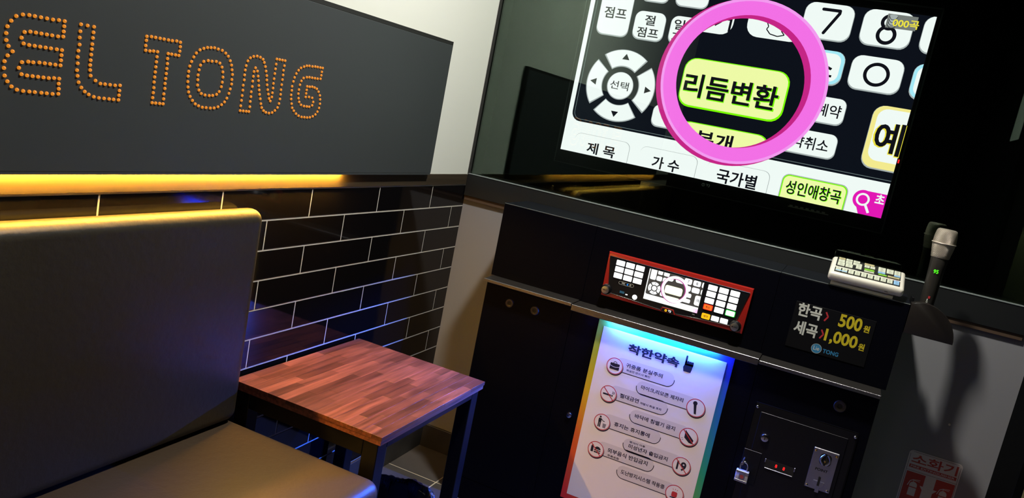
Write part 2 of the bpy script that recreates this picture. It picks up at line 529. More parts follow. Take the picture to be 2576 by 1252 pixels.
gp = MB().box(0.009, 1.706, 0.0, 0.005, 0.9886, 2.36).build('glass_panel', M['glass'])
tag(gp, 'large sheet of dark mirror glass covering the screen and the wall around it', 'glass panel')

# ceiling lamps (the round downlights) and an added, unseen corridor lamp
for k, ((x, y), w) in enumerate(DOWNLIGHT):
    t = thing('ceiling_downlight', ('round white ceiling downlight nearest the screen wall', 'added weak fill downlight in the ceiling towards the back wall')[k], 'ceiling light', (x, y, CEIL), 'ceiling downlights')
    MB().lathe([(.072, 0), (.098, 0), (.098, -.008), (.080, -.012), (.072, -.004), (.072, 0)], (x, y, CEIL)).build('rim', M['sticker_white'], t, smooth=True)
    MB().cyl((x, y, CEIL - .006), .070, .004, seg=32).build('lens', M['lamp_lens'], t)
    ld = bpy.data.lights.new('downlight', 'AREA'); ld.shape = 'DISK'; ld.size = .13; ld.energy = w; ld.color = (1.0, .985, .90)
    lo = bpy.data.objects.new('downlight', ld); COL.objects.link(lo); lo.parent = t; lo.location = (0, 0, -.016)
t = thing('added_corridor_lamp', 'added wall lamp that lights the corridor outside the doorway', 'wall lamp', (2.35, 0.42, 1.30))  # unseen lamp, added to brighten the corridor wall
MB().lathe([(.06, .002), (.06, .02), (.05, .04), (.0001, .05)], (2.35, 0.42, 1.30), '-Y', 24).build('shade', M['sticker_white'], t, smooth=True)
ld = bpy.data.lights.new('added_corridor_light', 'POINT'); ld.energy = 26; ld.color = (1, .90, .62); ld.shadow_soft_size = .03
lo = bpy.data.objects.new('added_corridor_light', ld); COL.objects.link(lo); lo.parent = t; lo.location = (0, -.15, 0)

# ------------------------------------------------------------------ sign board with bulbs, warm strip
DOTS = {
    'E': '1556,1230 1566,1230 1576,1229 1586,1229 1596,1229 1606,1229 1615,1229 1625,1228 1635,1224 1642,1216 1647,1207 1648,1197 1647,1187 1643,1179 1636,1172 1643,1165 1647,1156 1647,1146 1645,1135 1640,1127 1633,1120 1624,1116 1614,1115 1604,1115 1595,1115 1584,1115 1575,1115 1565,1115 1555,1116 1555,1124 1556,1132 1556,1140 1565,1140 1574,1139 1583,1139 1592,1139 1601,1139 1610,1139 1619,1140 1624,1149 1620,1158 1610,1160 1602,1160 1592,1161 1583,1161 1574,1161 1565,1161 1556,1161 1556,1169 1556,1177 1556,1185 1565,1185 1575,1185 1584,1185 1593,1185 1602,1185 1611,1185 1620,1186 1624,1194 1620,1203 1611,1205 1602,1205 1593,1205 1584,1205 1575,1205 1565,1205 1556,1206 1556,1214 1556,1222',
    'L': '1527,1230 1515,1230 1503,1230 1503,1221 1503,1212 1503,1202 1503,1194 1503,1185 1503,1176 1503,1168 1502,1160 1500,1151 1490,1144 1480,1140 1471,1140 1461,1140 1451,1140 1441,1141 1441,1132 1441,1124 1441,1116 1451,1116 1460,1116 1470,1116 1480,1116 1490,1117 1500,1120 1508,1124 1515,1130 1521,1138 1524,1148 1526,1157 1526,1168 1527,1178 1527,1188 1526,1198 1527,1209 1527,1219',
    'T': '1397,1231 1387,1232 1378,1232 1368,1232 1359,1232 1349,1232 1340,1232 1330,1233 1321,1232 1320,1224 1320,1216 1321,1208 1329,1208 1338,1208 1346,1208 1346,1199 1345,1190 1345,1181 1345,1172 1345,1163 1345,1154 1344,1145 1345,1135 1344,1126 1344,1117 1352,1117 1361,1117 1369,1117 1369,1126 1369,1135 1369,1144 1370,1154 1370,1163 1370,1172 1370,1181 1370,1190 1370,1199 1370,1208 1379,1208 1387,1207 1396,1207 1397,1215 1397,1224',
    'O': '1245,1233 1236,1234 1226,1233 1215,1232 1205,1228 1197,1223 1190,1215 1185,1207 1182,1198 1179,1189 1179,1179 1178,1170 1180,1160 1182,1151 1186,1141 1191,1133 1198,1127 1207,1122 1217,1119 1227,1118 1238,1118 1248,1118 1258,1120 1267,1123 1275,1129 1282,1136 1287,1144 1290,1153 1292,1163 1293,1173 1293,1182 1292,1192 1289,1201 1285,1210 1280,1218 1272,1225 1263,1229 1254,1232 1248,1208 1238,1208 1227,1209 1217,1207 1210,1200 1206,1191 1204,1181 1204,1171 1205,1162 1209,1152 1215,1146 1225,1143 1234,1142 1245,1142 1255,1144 1262,1150 1267,1159 1268,1169 1269,1178 1268,1188 1266,1197 1259,1205',
    'N': '1116,1234 1106,1233 1097,1230 1092,1224 1087,1216 1083,1207 1079,1198 1077,1189 1074,1179 1070,1169 1066,1160 1062,1151 1057,1146 1054,1155 1054,1164 1054,1174 1055,1184 1055,1194 1055,1205 1055,1215 1055,1225 1055,1236 1046,1236 1037,1236 1028,1236 1028,1225 1029,1215 1028,1205 1028,1195 1028,1184 1028,1173 1027,1163 1027,1153 1028,1143 1031,1134 1038,1127 1046,1122 1056,1120 1066,1121 1074,1124 1081,1130 1085,1138 1089,1148 1093,1157 1096,1166 1099,1175 1102,1185 1105,1194 1109,1204 1116,1210 1119,1202 1119,1192 1119,1182 1118,1171 1119,1160 1118,1150 1118,1140 1117,1129 1118,1119 1126,1119 1135,1119 1144,1119 1144,1129 1144,1140 1144,1150 1144,1161 1145,1171 1144,1182 1145,1192 1145,1202 1144,1211 1141,1221 1135,1228 1126,1232',
    'G': '895,1236 904,1236 914,1236 923,1236 933,1235 944,1235 953,1234 962,1231 972,1227 979,1221 985,1213 989,1204 991,1195 993,1184 992,1175 992,1165 990,1156 986,1146 982,1137 975,1131 966,1125 956,1121 945,1119 935,1119 925,1119 915,1120 905,1123 896,1128 890,1135 886,1144 885,1154 887,1164 890,1173 897,1181 905,1187 914,1189 923,1190 932,1189 941,1189 941,1181 941,1173 941,1165 929,1166 917,1165 911,1156 913,1148 923,1144 932,1144 942,1144 953,1146 961,1152 965,1160 968,1170 968,1179 967,1190 964,1199 958,1206 947,1209 938,1210 928,1210 918,1210 908,1210 897,1211 896,1219 896,1227',
}
BY0 = -2.62
sign = thing('sign_board', 'charcoal wall sign with amber bulbs spelling EL TONG', 'sign', (0.0, -1.45, 0.989))
MB().box(0.0, 0.018, BY0, -0.297, 0.9895, 1.3735, bevel=.0008).build('panel', M['board'], sign)
MB().box(0.0170, 0.0180, BY0, -0.297, 0.9848, 0.9894).build('lower_lip', M['board'], sign)
MB().box(0.0, 0.0165, BY0, -0.293, 1.3738, 1.3845, bevel=.0005).build('top_edging', M['black_edge'], sign)
MB().box(0.0, 0.0165, -0.2968, -0.293, 0.9895, 1.3737, bevel=.0005).build('end_edging', M['black_edge'], sign)
def bulb_bm(m, c):
    pr = [(.0029, 0), (.0029, .0008), (.0025, .0021), (.0014, .0031), (0.0001, .0035)]
    seg = 10
    rings = []
    for r, h in pr:
        rings.append([m.bm.verts.new(Vector(c) + Vector((h, r * math.cos(2 * math.pi * i / seg), r * math.sin(2 * math.pi * i / seg)))) for i in range(seg)])
    for k in range(len(rings) - 1):
        for i in range(seg):
            j = (i + 1) % seg
            m.bm.faces.new((rings[k][i], rings[k][j], rings[k + 1][j], rings[k + 1][i]))
    m.bm.faces.new(rings[-1])
mb = MB(); bulb_bm(mb, (0, 0, 0))
bulb_me = mb.mesh('bulb', smooth=60); bulb_me.materials.append(M['bulb'])
for ch, s in DOTS.items():
    pts = [(-int(a) / 1000, int(b) / 1000) for a, b in (p.split(',') for p in s.split())]
    if ch != 'G':
        for y, z in pts:
            place('bulb', bulb_me, (0.018, y, z), sign)
    else:                                         # the smallest bulbs, past the limit for single pieces
        mb = MB()
        for y, z in pts: bulb_bm(mb, (0.018, y, z))
        mb.build('far_bulbs', M['bulb'], sign, smooth=60, kind='stuff')

led = thing('led_strip', 'glowing warm yellow light strip under the sign board', 'light strip', (0.013, -1.6, 0.984))
MB().box(0.0086, 0.0168, BY0, -0.735, 0.9877, 0.9893).build('channel', M['alu'], led)
MB().box(0.0092, 0.0164, BY0 + .01, -0.737, 0.9860, 0.9876).build('diffuser', M['led_warm'], led)

# ------------------------------------------------------------------ seating
def backrest(y0, y1, label):
    o = MB().box(0.0045, 0.060, y0, y1, 0.425, 0.914, bevel=.0262, seg=7).build('backrest_cushion', M['leather_shaded'], smooth=60)
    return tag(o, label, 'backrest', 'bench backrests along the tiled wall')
backrest(-2.205, -1.062, 'brown leatherette backrest against black tiles, beside the wooden table')
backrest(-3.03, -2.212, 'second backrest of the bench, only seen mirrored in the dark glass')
bench = thing('bench_seat', 'brown leatherette bench seat below the backrest', 'bench', (0.24, -2.0, 0.0))
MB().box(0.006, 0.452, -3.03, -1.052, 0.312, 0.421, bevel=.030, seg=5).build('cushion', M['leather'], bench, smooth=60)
MB().box(0.016, 0.415, -3.03, -1.085, 0.0, 0.312, bevel=.002).build('base', M['seat_base'], bench)

# ------------------------------------------------------------------ side table
tb = thing('side_table', 'low square table with reddish wood-strip top and black steel legs', 'table', (0.215, -0.785, 0.0))
TX0, TX1, TY0, TY1, TZ = 0.014, 0.424, -1.045, -0.535, 0.505
LG = .038
lx0, lx1, ly0, ly1 = TX0 + .010, TX1 - .010, TY0 + .008, TY1 - .008
for x0, x1, y0, y1 in ((lx0 + LG, lx1 - LG, ly0, ly0 + .028), (lx0 + LG, lx1 - LG, ly1 - .028, ly1), (lx0, lx0 + .028, ly0 + LG, ly1 - LG), (lx1 - .028, lx1, ly0 + LG, ly1 - LG)):
    MB().box(x0, x1, y0, y1, 0.446 if x1 - x0 > .1 else 0.464, 0.4845, bevel=.001).build('apron', M['steel_black'], tb)
for lx in (lx0, lx1 - LG):
    for ly in (ly0, ly1 - LG):
        MB().box(lx, lx + LG, ly, ly + LG, 0.0, 0.4845, bevel=.0015).build('leg', M['steel_black'], tb)
top = MB().box(TX0 + .002, TX1 - .002, TY0 + .002, TY1 - .002, 0.4846, 0.4952).build('tabletop', M['stave'], tb)
ns = 16
wst = (TX1 - TX0) / ns
for i in range(ns):
    y = TY0
    first = True
    while y < TY1 - 1e-6:
        ln = random.uniform(.10, .22)
        if first: ln *= random.uniform(.35, 1.0); first = False
        y2 = y + ln
        if TY1 - y2 < .05: y2 = TY1
        MB().box(TX0 + i * wst + .0001, TX0 + (i + 1) * wst - .0001, y + .0001, y2 - .0001, 0.4953, TZ + random.uniform(-.0001, .0001), bevel=.0003).build('stave', M['stave'], top)
        y = y2

# ------------------------------------------------------------------ waste bin with bag
BC = (0.335, -0.800, 0.0)
bn = thing('waste_bin', 'round waste bin lined with a shiny black bag, beneath the side table', 'bin', BC)
MB().lathe([(.095, .002), (.098, .0), (.118, .215), (.122, .222), (.114, .222), (.094, .012), (.0001, .012)], BC).build('body', M['bin'], bn, smooth=True)
bag = MB()
seg = 128
prof = [(.108, .075), (.112, .16), (.1145, .226), (.119, .236), (.125, .232), (.1275, .215), (.1265, .17), (.126, .125)]
rings = []
for k, (r, h) in enumerate(prof):
    rg = []
    for i in range(seg):
        a = 2 * math.pi * i / seg
        w = .0020 * math.sin(a * 11 + k * .5) + .0028 * abs(math.sin(a * 19 + .9 * k)) + random.uniform(-.0016, .0016)
        dz = .004 * math.sin(a * 5 + 1) + .002 * math.sin(a * 13) + random.uniform(-.0014, .0014)
        out = w + (.0035 if k > 3 else -.002)
        rg.append(bag.bm.verts.new(Vector(BC) + Vector(((r + out) * math.cos(a), (r + out) * math.sin(a), h + (dz if k < 7 else 3 * dz)))))
    rings.append(rg)
for k in range(len(rings) - 1):
    for i in range(seg):
        j = (i + 1) % seg
        bag.bm.faces.new((rings[k][i], rings[k][j], rings[k + 1][j], rings[k + 1][i]))
bag.build('bag', M['bag'], bn, smooth=28)

# ------------------------------------------------------------------ karaoke cabinets
YL, YU, YB = -0.250, -0.200, -0.0145
CTOP = 0.945
def grommet(p, x, z, r, y=YL):
    g = MB().lathe([(r * .40, .0), (r * .42, .0028), (r * .62, .0040), (r * .9, .0034), (r, .0012), (r, 0)], (x, y, z), '-Y', 28).build('grommet', M['rubber'], p, smooth=True)
    MB().cyl((x, y - .0005, z), r * .41, .0006, '-Y', 20).build('hole', M['dark_hole'], g)
    return g
def cam_lock(p, x, z, r, y=YL):
    l = MB().lathe([(r, 0), (r, .0035), (r * .85, .006), (r * .55, .0068), (.0001, .0068)], (x, y, z), '-Y', 24).build('cam_lock', M['chrome'], p, smooth=35)
    MB().box(x - r * .10, x + r * .10, y - .0074, y - .0066, z - r * .38, z + r * .38).build('keyway', M['dark_hole'], l)
    return l
def lower(x0, x1, shelf_z, label, over=0.0, lip=0.0):
    t = thing('base_cabinet', label, 'cabinet', ((x0 + x1) / 2, (YL + YB) / 2, 0), 'lower karaoke cabinets')
    MB().box(x0, x1, YL, YB, 0.0735, shelf_z - .0093, bevel=.0008).build('body', M['cabinet'], t)
    MB().box(x0 + .001, x1 - .001, YL + .0008, YB, 0.0, 0.0722).build('plinth', M['cabinet'], t)
    s = MB().box(x0 - over, x1 - .0006, -0.2695, -0.0146, shelf_z - .009, shelf_z, bevel=.0006).build('shelf', M['shelf'], t)
    MB().box(x0 - over, x1 - .0008, -0.2722, -0.2697, shelf_z - .0092 - lip, shelf_z + .0003, bevel=.0009).build('edge_strip', M['shelf_edge'], s)
    return t
cl = lower(0.252, 0.5350, 0.7170, 'black base cabinet behind the wooden table with two rubber grommets', .004)
grommet(cl, 0.3376, 0.6585, .0135); grommet(cl, 0.4209, 0.6590, .0135)
cm = lower(0.5356, 1.0730, 0.7145, 'black base cabinet that carries the rainbow-bordered rules poster', 0.0, .0086)
cam_lock(cm, 0.5935, 0.3848, .0088)
cr_ = lower(1.0736, 1.3780, 0.7110, 'black base cabinet with the coin door, below the price sign')
grommet(cr_, 1.2932, 0.6493, .0160)

def upper(x0, x1, z0, label):
    t = thing('console_box', label, 'cabinet', ((x0 + x1) / 2, (YU + YB) / 2, z0), 'upper console boxes')
    MB().box(x0, x1, YU, YB, z0, CTOP - .0035, bevel=.0007).build('body', M['cabinet'], t)
    MB().box(x0, x1, YU + .0006, YB, CTOP - .0034, CTOP, bevel=.0004).build('top', M['cabinet_top'], t)
    MB().box(x0 + .0005, x1 - .0005, YU - .0006, YU + .0004, CTOP - .0016, CTOP + .0002).build('edge_strip', M['trim_edge'], t)  # grey strip painting the bright highlight along the top front edge
    return t
upper(0.2380, 0.5396, 0.7174, 'blank black console box at the left end, above the grommets')
upper(0.5402, 1.0672, 0.7149, 'black console box holding the red-framed karaoke player')
ur = upper(1.0678, 1.3890, 0.7114, 'black console box under the remote control, bearing the song prices')

# ------------------------------------------------------------------ light bar over the poster
lb = thing('light_bar', 'bright blue light bar above the rules poster', 'light bar', (0.8175, -0.256, 0.70))
MB().box(0.655, 0.972, -0.2600, -0.2516, 0.7046, 0.7052, bevel=.0001).build('housing', M['alu'], lb)
dif = MB()
a_ = [dif.bm.verts.new((.658, y, z)) for y, z in ((-.2522, .6976), (-.2558, .7045), (-.2522, .7045))]
b_ = [dif.bm.verts.new((.969, y, z)) for y, z in ((-.2522, .6976), (-.2558, .7045), (-.2522, .7045))]
dif.bm.faces.new(a_); dif.bm.faces.new(b_[::-1])
for i in range(3): dif.bm.faces.new((a_[i], b_[i], b_[(i + 1) % 3], a_[(i + 1) % 3]))
dif.build('diffuser', M['led_blue'], lb)

# ------------------------------------------------------------------ rules poster
ps = thing('rules_poster', 'white rules poster with rainbow border headed 착한약속', 'poster', (0.8155, -0.2502, 0.132))
MB().box(0.6200, 1.0110, -0.2510, -0.2502, 0.132, 0.6915).build('rainbow_border', M['rainbow'], ps)
MB().box(0.6375, 0.9930, -0.2513, -0.25095, 0.149, 0.6748).build('sheet', M['paper'], ps)
Lp = Layer('pill_print', M['paper_pill'], ps, -.25135)
Lk = Layer('lettering', M['ink'], ps, -.2515)
def pill(x0, x1, z0, z1, open_left):
    r = (z1 - z0) / 2
    Lp.poly(rr(x0, x1, z0, z1, r))
    w = .0022
    if open_left:
        Lk.line([(x0, z0), (x1 - r, z0)], w); Lk.ring(x1 - r, z0 + r, r - w * .45, r + w * .45, -90, 10, 10)
    else:
        Lk.line([(x0 + r, z0), (x1, z0)], w); Lk.ring(x0 + r, z0 + r, r - w * .45, r + w * .45, 175, 270, 10)
zl_ = [0.5706, 0.4857, 0.3976, 0.3117]
zr_ = [0.5255, 0.4385, 0.3503, 0.2656]
for k, z in enumerate(zl_): pill(0.694, 0.868, z - .0115, z + .030, True)
for k, z in enumerate(zr_): pill(0.768, 0.942, z - .0125, z + .027, False)
ICON = []
for k, z in enumerate(zl_ + zr_):
    x = .694 if k < 4 else .942
    ir = .0245 if k < 4 else .0262
    Layer('icon_shadow', M['ink'], ps, -.2514).poly(disc(x + .0012, z - .0030, ir + .0008))
    g = MB().cyl((x, -.2514, z), ir + .0004, .00012, '-Y', 40).build('icon', M['paper'], ps)
    ORG[g.name] = ORG[ps.name]
    ICON.append(g)
    Layer('icon_ring', M['ink_red'], g, -.2517).ring(x, z, ir - .0022, ir, n=40)
def IC(k, m='ink', y=-.2516, name='icon_print'): return Layer(name, M[m], ICON[k], y)
Lk.text('착한약속', 0.795, 0.634, 0.150, 0.028, .035)
Lk.text('귀중품 분실주의', 0.7795, 0.5838, 0.108, 0.0125, .022)
Lk.text('퇴실전 반드시 확인', 0.7645, 0.5695, 0.070, 0.0065, .022)
Lk.text('마이크,리모콘 제자리', 0.8430, 0.5345, 0.123, 0.0130, .022)
Lk.text('절대금연', 0.7560, 0.4920, 0.057, 0.0130, .022)
Lk.text('적발시 퇴실 조치', 0.8200, 0.4890, 0.062, 0.0068, .022)
Lk.text('바닥에 침뱉기 금지', 0.8420, 0.4480, 0.118, 0.0130, .022)
Lk.text('휴지는 휴지통에', 0.7835, 0.4045, 0.107, 0.0135, .022)
Lk.text('밤10시 이후', 0.8085, 0.3685, 0.046, 0.0065, .022)
Lk.text('미성년자 출입금지', 0.8430, 0.3555, 0.116, 0.0130, .022)
Lk.text('외부음식 반입금지', 0.7890, 0.3225, 0.121, 0.0140, .022)
Lk.text('주류포함', 0.7490, 0.3070, 0.036, 0.0065, .022)
Lk.text('도난방지시스템 작동중', 0.8455, 0.2735, 0.131, 0.0135, .022)
# fist with the little finger up
Lk.poly([(.885, .6165), (.905, .6165), (.907, .626), (.908, .640), (.886, .640), (.882, .628)])
for fx in (.8875, .8935, .8995, .9055): Lk.poly(rr(fx - .0030, fx + .0030, .634, .648, .0028))
Lk.poly(rr(.8845, .8895, .640, .6625, .0025))
# icons
z = zl_[0]; Li = IC(0); Li.poly(rr(.680, .708, z - .011, z + .008, .002)); Li.ring(.694, z + .008, .004, .0058, 0, 180, 10)
IC(0, 'paper', -.25175, 'icon_line').line([(.680, z), (.690, z - .003), (.698, z - .003), (.708, z)], .0012)
z = zl_[1]; Li = IC(1); Li.poly(rr(.678, .702, z - .0055, z - .0005)); Li.poly(rr(.7035, .7075, z - .0055, z - .0005)); Li.line([(.705, z + .002), (.707, z + .006), (.705, z + .010)], .0016); Li.line([(.709, z + .002), (.711, z + .006), (.709, z + .010)], .0016)
z = zl_[2]; Li = IC(2); Li.poly(disc(.687, z + .0145, .0030, 16)); Li.poly(rr(.6825, .6915, z - .002, z + .0105, .002)); Li.poly(rr(.6830, .6865, z - .0165, z)); Li.poly(rr(.6875, .6910, z - .0165, z)); Li.line([(.690, z + .009), (.698, z + .003), (.7015, z + .004)], .0022)
IC(2, 'ink_grey', -.25165, 'icon_basket').poly([(.6985, z - .016), (.7065, z - .016), (.708, z - .003), (.697, z - .003)])
z = zl_[3]; Li = IC(3); Li.poly(rr(.6790, .6865, z - .010, z + .008, .001)); Li.poly(rr(.6805, .685, z + .008, z + .0125)); Li.poly(rr(.689, .709, z - .010, z - .006, .002)); Li.poly(rr(.689, .709, z - .004, z - .001)); Li.poly(clip(disc(.699, z, .0098, 24), rr(.68, .72, z + .001, z + .02)))
z = zr_[0]; Li = IC(4); Li.poly(disc(.938, z + .0125, .0062, 18)); Li.poly([(.9345, z + .008), (.9425, z + .008), (.9465, z - .018), (.9405, z - .018)])
z = zr_[1]; Li = IC(5); Li.poly([(.930, z + .018), (.9575, z - .006), (.955, z - .017), (.946, z - .016), (.931, z - .005)])
for q in ((.925, -.008), (.928, -.012), (.923, -.014)): Li.poly(disc(q[0], z + q[1], .0011, 8))
z = zr_[2]; IC(6).text('19', .942, z, .027, .027, .03)
z = zr_[3]; Lr = IC(7, 'ink_red', -.2517, 'icon_siren'); Lr.poly(rr(.934, .950, z - .010, z + .006, .004)); IC(7).poly(rr(.931, .953, z - .0135, z - .0105))
for a in (60, 90, 120): Lr.line([(.942 + .010 * math.cos(math.radians(a)), z + .003 + .008 * math.sin(math.radians(a))), (.942 + .014 * math.cos(math.radians(a)), z + .003 + .0125 * math.sin(math.radians(a)))], .0012)
for k, x, z, r in ((1, .694, zl_[1], .0235), (3, .694, zl_[3], .0235), (5, .942, zr_[1], .0252), (6, .942, zr_[2], .0252)):
    IC(k, 'ink_red', -.2518, 'icon_slash').line([(x - r * .72, z + r * .70), (x + r * .72, z - r * .70)], .0024)

# ------------------------------------------------------------------ television behind the glass
tv = thing('television', 'large lit television showing a song remote page with a pink ring', 'television', (0.787, 0.03, 1.088))
MB().box(0.288, 1.288, 0.010, 0.060, 1.088, 1.708, bevel=.002).build('housing', M['tv_black'], tv)
fr = MB()
for b in ((0.2885, 0.2915, 1.089, 1.707), (1.2835, 1.287, 1.089, 1.707)): fr.box(b[0], b[1], .0078, .0099, b[2], b[3])
fr.box(.2915, 1.2835, .0078, .0099, 1.7035, 1.707); fr.box(.2915, 1.2835, .0078, .0099, 1.089, 1.0915)
fr.build('frame', M['tv_edge'], tv)
SX0, SX1, SZ0, SZ1 = 0.3035, 1.2740, 1.1310, 1.6830
screen = MB().box(SX0, SX1, 0.0084, 0.0099, SZ0, SZ1).build('screen', glow('screen_white', (.97, 1.0, 1.0), SCREEN), tv)
W_SCR = rr(SX0, SX1, SZ0, SZ1)

def ui_mats(k):
    g = lambda n, c, s=1.0: glow(n, c, k * s)
    return dict(white=g('screen_key_white', (.97, 1.0, 1.0)), dark=g('screen_dark', (.0045, .006, .011)), ink=g('screen_ink', (.006, .006, .010)),
                grey=g('screen_grey', (.16, .20, .21)), line=g('screen_outline', (.42, .45, .46)), yel=g('screen_yellow', (.95, 1.0, .42)), green=g('screen_green', (.22, 1.0, .0)),
                pink=g('screen_pink', (1.0, .17, .86)), pale=g('screen_pale_pink', (1.0, .34, .95)), mag=g('screen_magenta', (.62, .02, .26)), sky=g('screen_sky', (.42, .85, 1.0)), cream=g('screen_cream', (1.0, .86, .30)),
                hot=g('screen_hot_pink', (.85, .01, .50)), gold=g('screen_gold', (.95, .80, .06)), shade=g('screen_shade', (.20, .21, .20)))
def screen_page(parent, m, y, step, tf=None, letters=True):
    start = len(LAYERS)
    def LY(name, mk, k):
        l = Layer(name, m[mk], parent, y - k * step); l.win = W_SCR; l.tf = tf; return l
    pan = LY('page_panel', 'dark', 1)
    pan.poly(rr(.318, 1.50, 1.2290, 1.80, .028))
    edge = LY('page_outline', 'grey', 1.4)
    edge.line([(.3255, 1.80), (.3255, 1.258)], .0016); edge.ring(.3475, 1.258, .0212, .0228, 180, 270, 8); edge.line([(.3475, 1.2362), (1.30, 1.2362)], .0016)
    key = LY('keys', 'white', 2.2); out = LY('key_outlines', 'line', 1.8); ink = LY('key_lettering', 'ink', 3.0)
    def K(x0, x1, z0, z1, r=.022, l=None, sh=.004):
        (out).poly(rr(x0 + sh * .2 - .002, x1 + sh * .4, z0 - sh, z1, r)); (l or key).poly(rr(x0, x1, z0, z1, r))
    K(.340, .441, 1.508, 1.72); K(.463, .546, 1.624, 1.72, .02); K(.568, .665, 1.623, 1.72, .02)
    K(.457, .552, 1.510, 1.592); K(.570, .680, 1.512, 1.592)
    K(.941, 1.071, 1.586, 1.682, .026); K(1.097, 1.224, 1.589, 1.683, .026); K(1.250, 1.40, 1.588, 1.684, .026)
    K(1.097, 1.230, 1.467, 1.558, .026); K(1.025, 1.111, 1.360, 1.431, .020); K(.940, 1.112, 1.264, 1.331, .020); K(.575, .66, 1.262, 1.326, .02)
    sky = LY('blue_keys', 'sky', 2.3); K(.96, 1.077, 1.466, 1.557, .026, sky); K(1.256, 1.40, 1.466, 1.559, .026, sky)
    cream = LY('cream_key', 'cream', 2.3); K(1.184, 1.40, 1.263, 1.434, .030, cream)
    wy = LY('white_inner_keys', 'white', 2.5); wy.poly(rr(.968, 1.068, 1.473, 1.550, .022)); wy.poly(rr(1.264, 1.40, 1.473, 1.552, .022)); wy.poly(rr(1.196, 1.40, 1.283, 1.426, .026))
    # direction pad
    dx, dz = .4545, 1.3605
    key.poly(disc(dx, dz, .0405)); out.poly(disc(dx, dz - .001, .0425))
    for a in (0, 90, 180, 270):
        key.ring(dx, dz, .0610, .1085, a - 37, a + 37, 14); out.ring(dx, dz - .001, .0585, .1110, a - 39, a + 39, 14)
        c = (dx + .086 * math.cos(math.radians(a)), dz + .086 * math.sin(math.radians(a)))
        ink.poly([(c[0] + .0135 * math.cos(math.radians(a + t)), c[1] + .0120 * math.sin(math.radians(a + t))) for t in (0, 120, 240)])
    # tabs under the panel
    tab = LY('tab_outlines', 'line', 1.2); tabw = LY('tabs', 'white', 1.6)
    for a, b in ((.345, .527), (.563, .742), (.775, .957)):
        tab.poly(rr(a, b + .0015, 1.09, 1.1945, .020)); tabw.poly(rr(a, b, 1.09, 1.1935, .020))
    ty = LY('yellow_tab', 'yel', 1.7); tab.poly(rr(.992, 1.1745, 1.09, 1.2005, .020)); tg = LY('yellow_tab_rim', 'green', 1.68); tg.poly(rr(.994, 1.172, 1.10, 1.198, .018)); ty.poly(rr(.997, 1.169, 1.10, 1.195, .016))
    mg = LY('search_tab', 'hot', 1.8); mg.poly(disc(1.216, 1.172, .0265)); mg.poly(rr(1.216, 1.40, 1.09, 1.1975, .004)); mg.poly([(1.200, 1.158), (1.232, 1.09), (1.30, 1.09), (1.30, 1.18), (1.216, 1.19)])
    mw = LY('search_glass', 'white', 2.2); mw.ring(1.216, 1.172, .0125, .0180, n=24); mw.line([(1.226, 1.158), (1.238, 1.138)], .0068)
    # magnifying ring with the enlarged keys inside
    cx, cz, ri, ro = .8105, 1.430, .1905, .2420
    hole = LY('ring_ground', 'dark', 3.4); hole.win = W_SCR; hole.poly(clip(disc(cx, cz, ri + .02, 64), W_SCR))
    wc_ = clip(disc(cx, cz, ri + .012, 64), W_SCR)
    rk = LY('ring_keys', 'white', 3.8); rk.win = wc_; ry = LY('ring_yellow_keys', 'yel', 4.0); ry.win = wc_; rg = LY('ring_green_rims', 'green', 3.7); rg.win = wc_
    rk.poly(rr(.610, .752, 1.5565, 1.70, .034)); rk.poly(rr(.791, .951, 1.5640, 1.72, .034))
    rg.poly(rr(.6395, .9485, 1.3345, 1.4800, .036)); ry.poly(rr(.6420, .9440, 1.3400, 1.4775, .034))
    rg.poly(rr(.660, .932, 1.15, 1.2935, .034)); ry.poly(rr(.663, .929, 1.15, 1.291, .034))
    rd = LY('ring_side', 'mag', 5.0); rp = LY('ring_face', 'pink', 5.5)
    rd.ring(cx - .008, cz - .004, ri - .004, ro - .001, n=72); rp.ring(cx + .003, cz + .002, ri + .001, ro - .003, n=72)
    rl = LY('ring_glow', 'pale', 5.7); rl.ring(cx + .003, cz + .002, ro - .0110, ro - .003, n=72)
    if not letters:
        for l in LAYERS[start:]: l.kind = 'stuff'
        return
    rt = LY('ring_lettering', 'ink', 4.4); rtg = LY('ring_lettering_rims', 'green', 4.2)
    rtg.text('리듬변환', .7895, 1.3985, .280, .0720, .026); rt.text('리듬변환', .7875, 1.4005, .276, .0700, .022)
    rt.text('분개', .7750, 1.2500, .110, .050, .022); rt.text('거', .722, 1.598, .050, .062, .012)
    # waving hand outline
    hx, hz = .870, 1.598
    pts = [(-.030, .022), (-.018, .000), (-.022, -.008), (-.010, -.020), (.012, -.024), (.030, -.018), (.020, -.008), (.030, .006), (.022, .012), (.010, .000), (.012, .018), (.004, .020), (-.002, .004), (-.010, .020)]
    rt.line([(hx + a, hz + b) for a, b in pts], .0030)
    tx = lambda s, x, z, w, h, b=.010: ink.text(s, x, z, w, h, b)
    tx('점프', .391, 1.5740, .072, .034, .016); tx('절', .5040, 1.5670, .033, .030, .016); tx('점프', .5040, 1.5300, .068, .030, .016)
    tx('일', .596, 1.5670, .033, .030, .016); tx('지', .596, 1.5300, .033, .030, .016)
    tx('선택', .4520, 1.3605, .060, .026, .006)
    ink.stroke([(.988, 1.6655), (1.0325, 1.6655), (1.0325, 1.6585), (1.0020, 1.6020)], .0085)
    ink.ring(1.163, 1.6190, .0165, .0260, n=36); ink.ring(1.163, 1.6530, .0125, .0215, n=36)
    for a_ in range(36):
        t0, t1 = 2 * math.pi * a_ / 36, 2 * math.pi * (a_ + 1) / 36
        ink.poly([(1.1655 + .0250 * math.cos(t0), 1.5115 + .0235 * math.sin(t0)), (1.1655 + .0340 * math.cos(t0), 1.5115 + .0325 * math.sin(t0)), (1.1655 + .0340 * math.cos(t1), 1.5115 + .0325 * math.sin(t1)), (1.1655 + .0250 * math.cos(t1), 1.5115 + .0235 * math.sin(t1))])
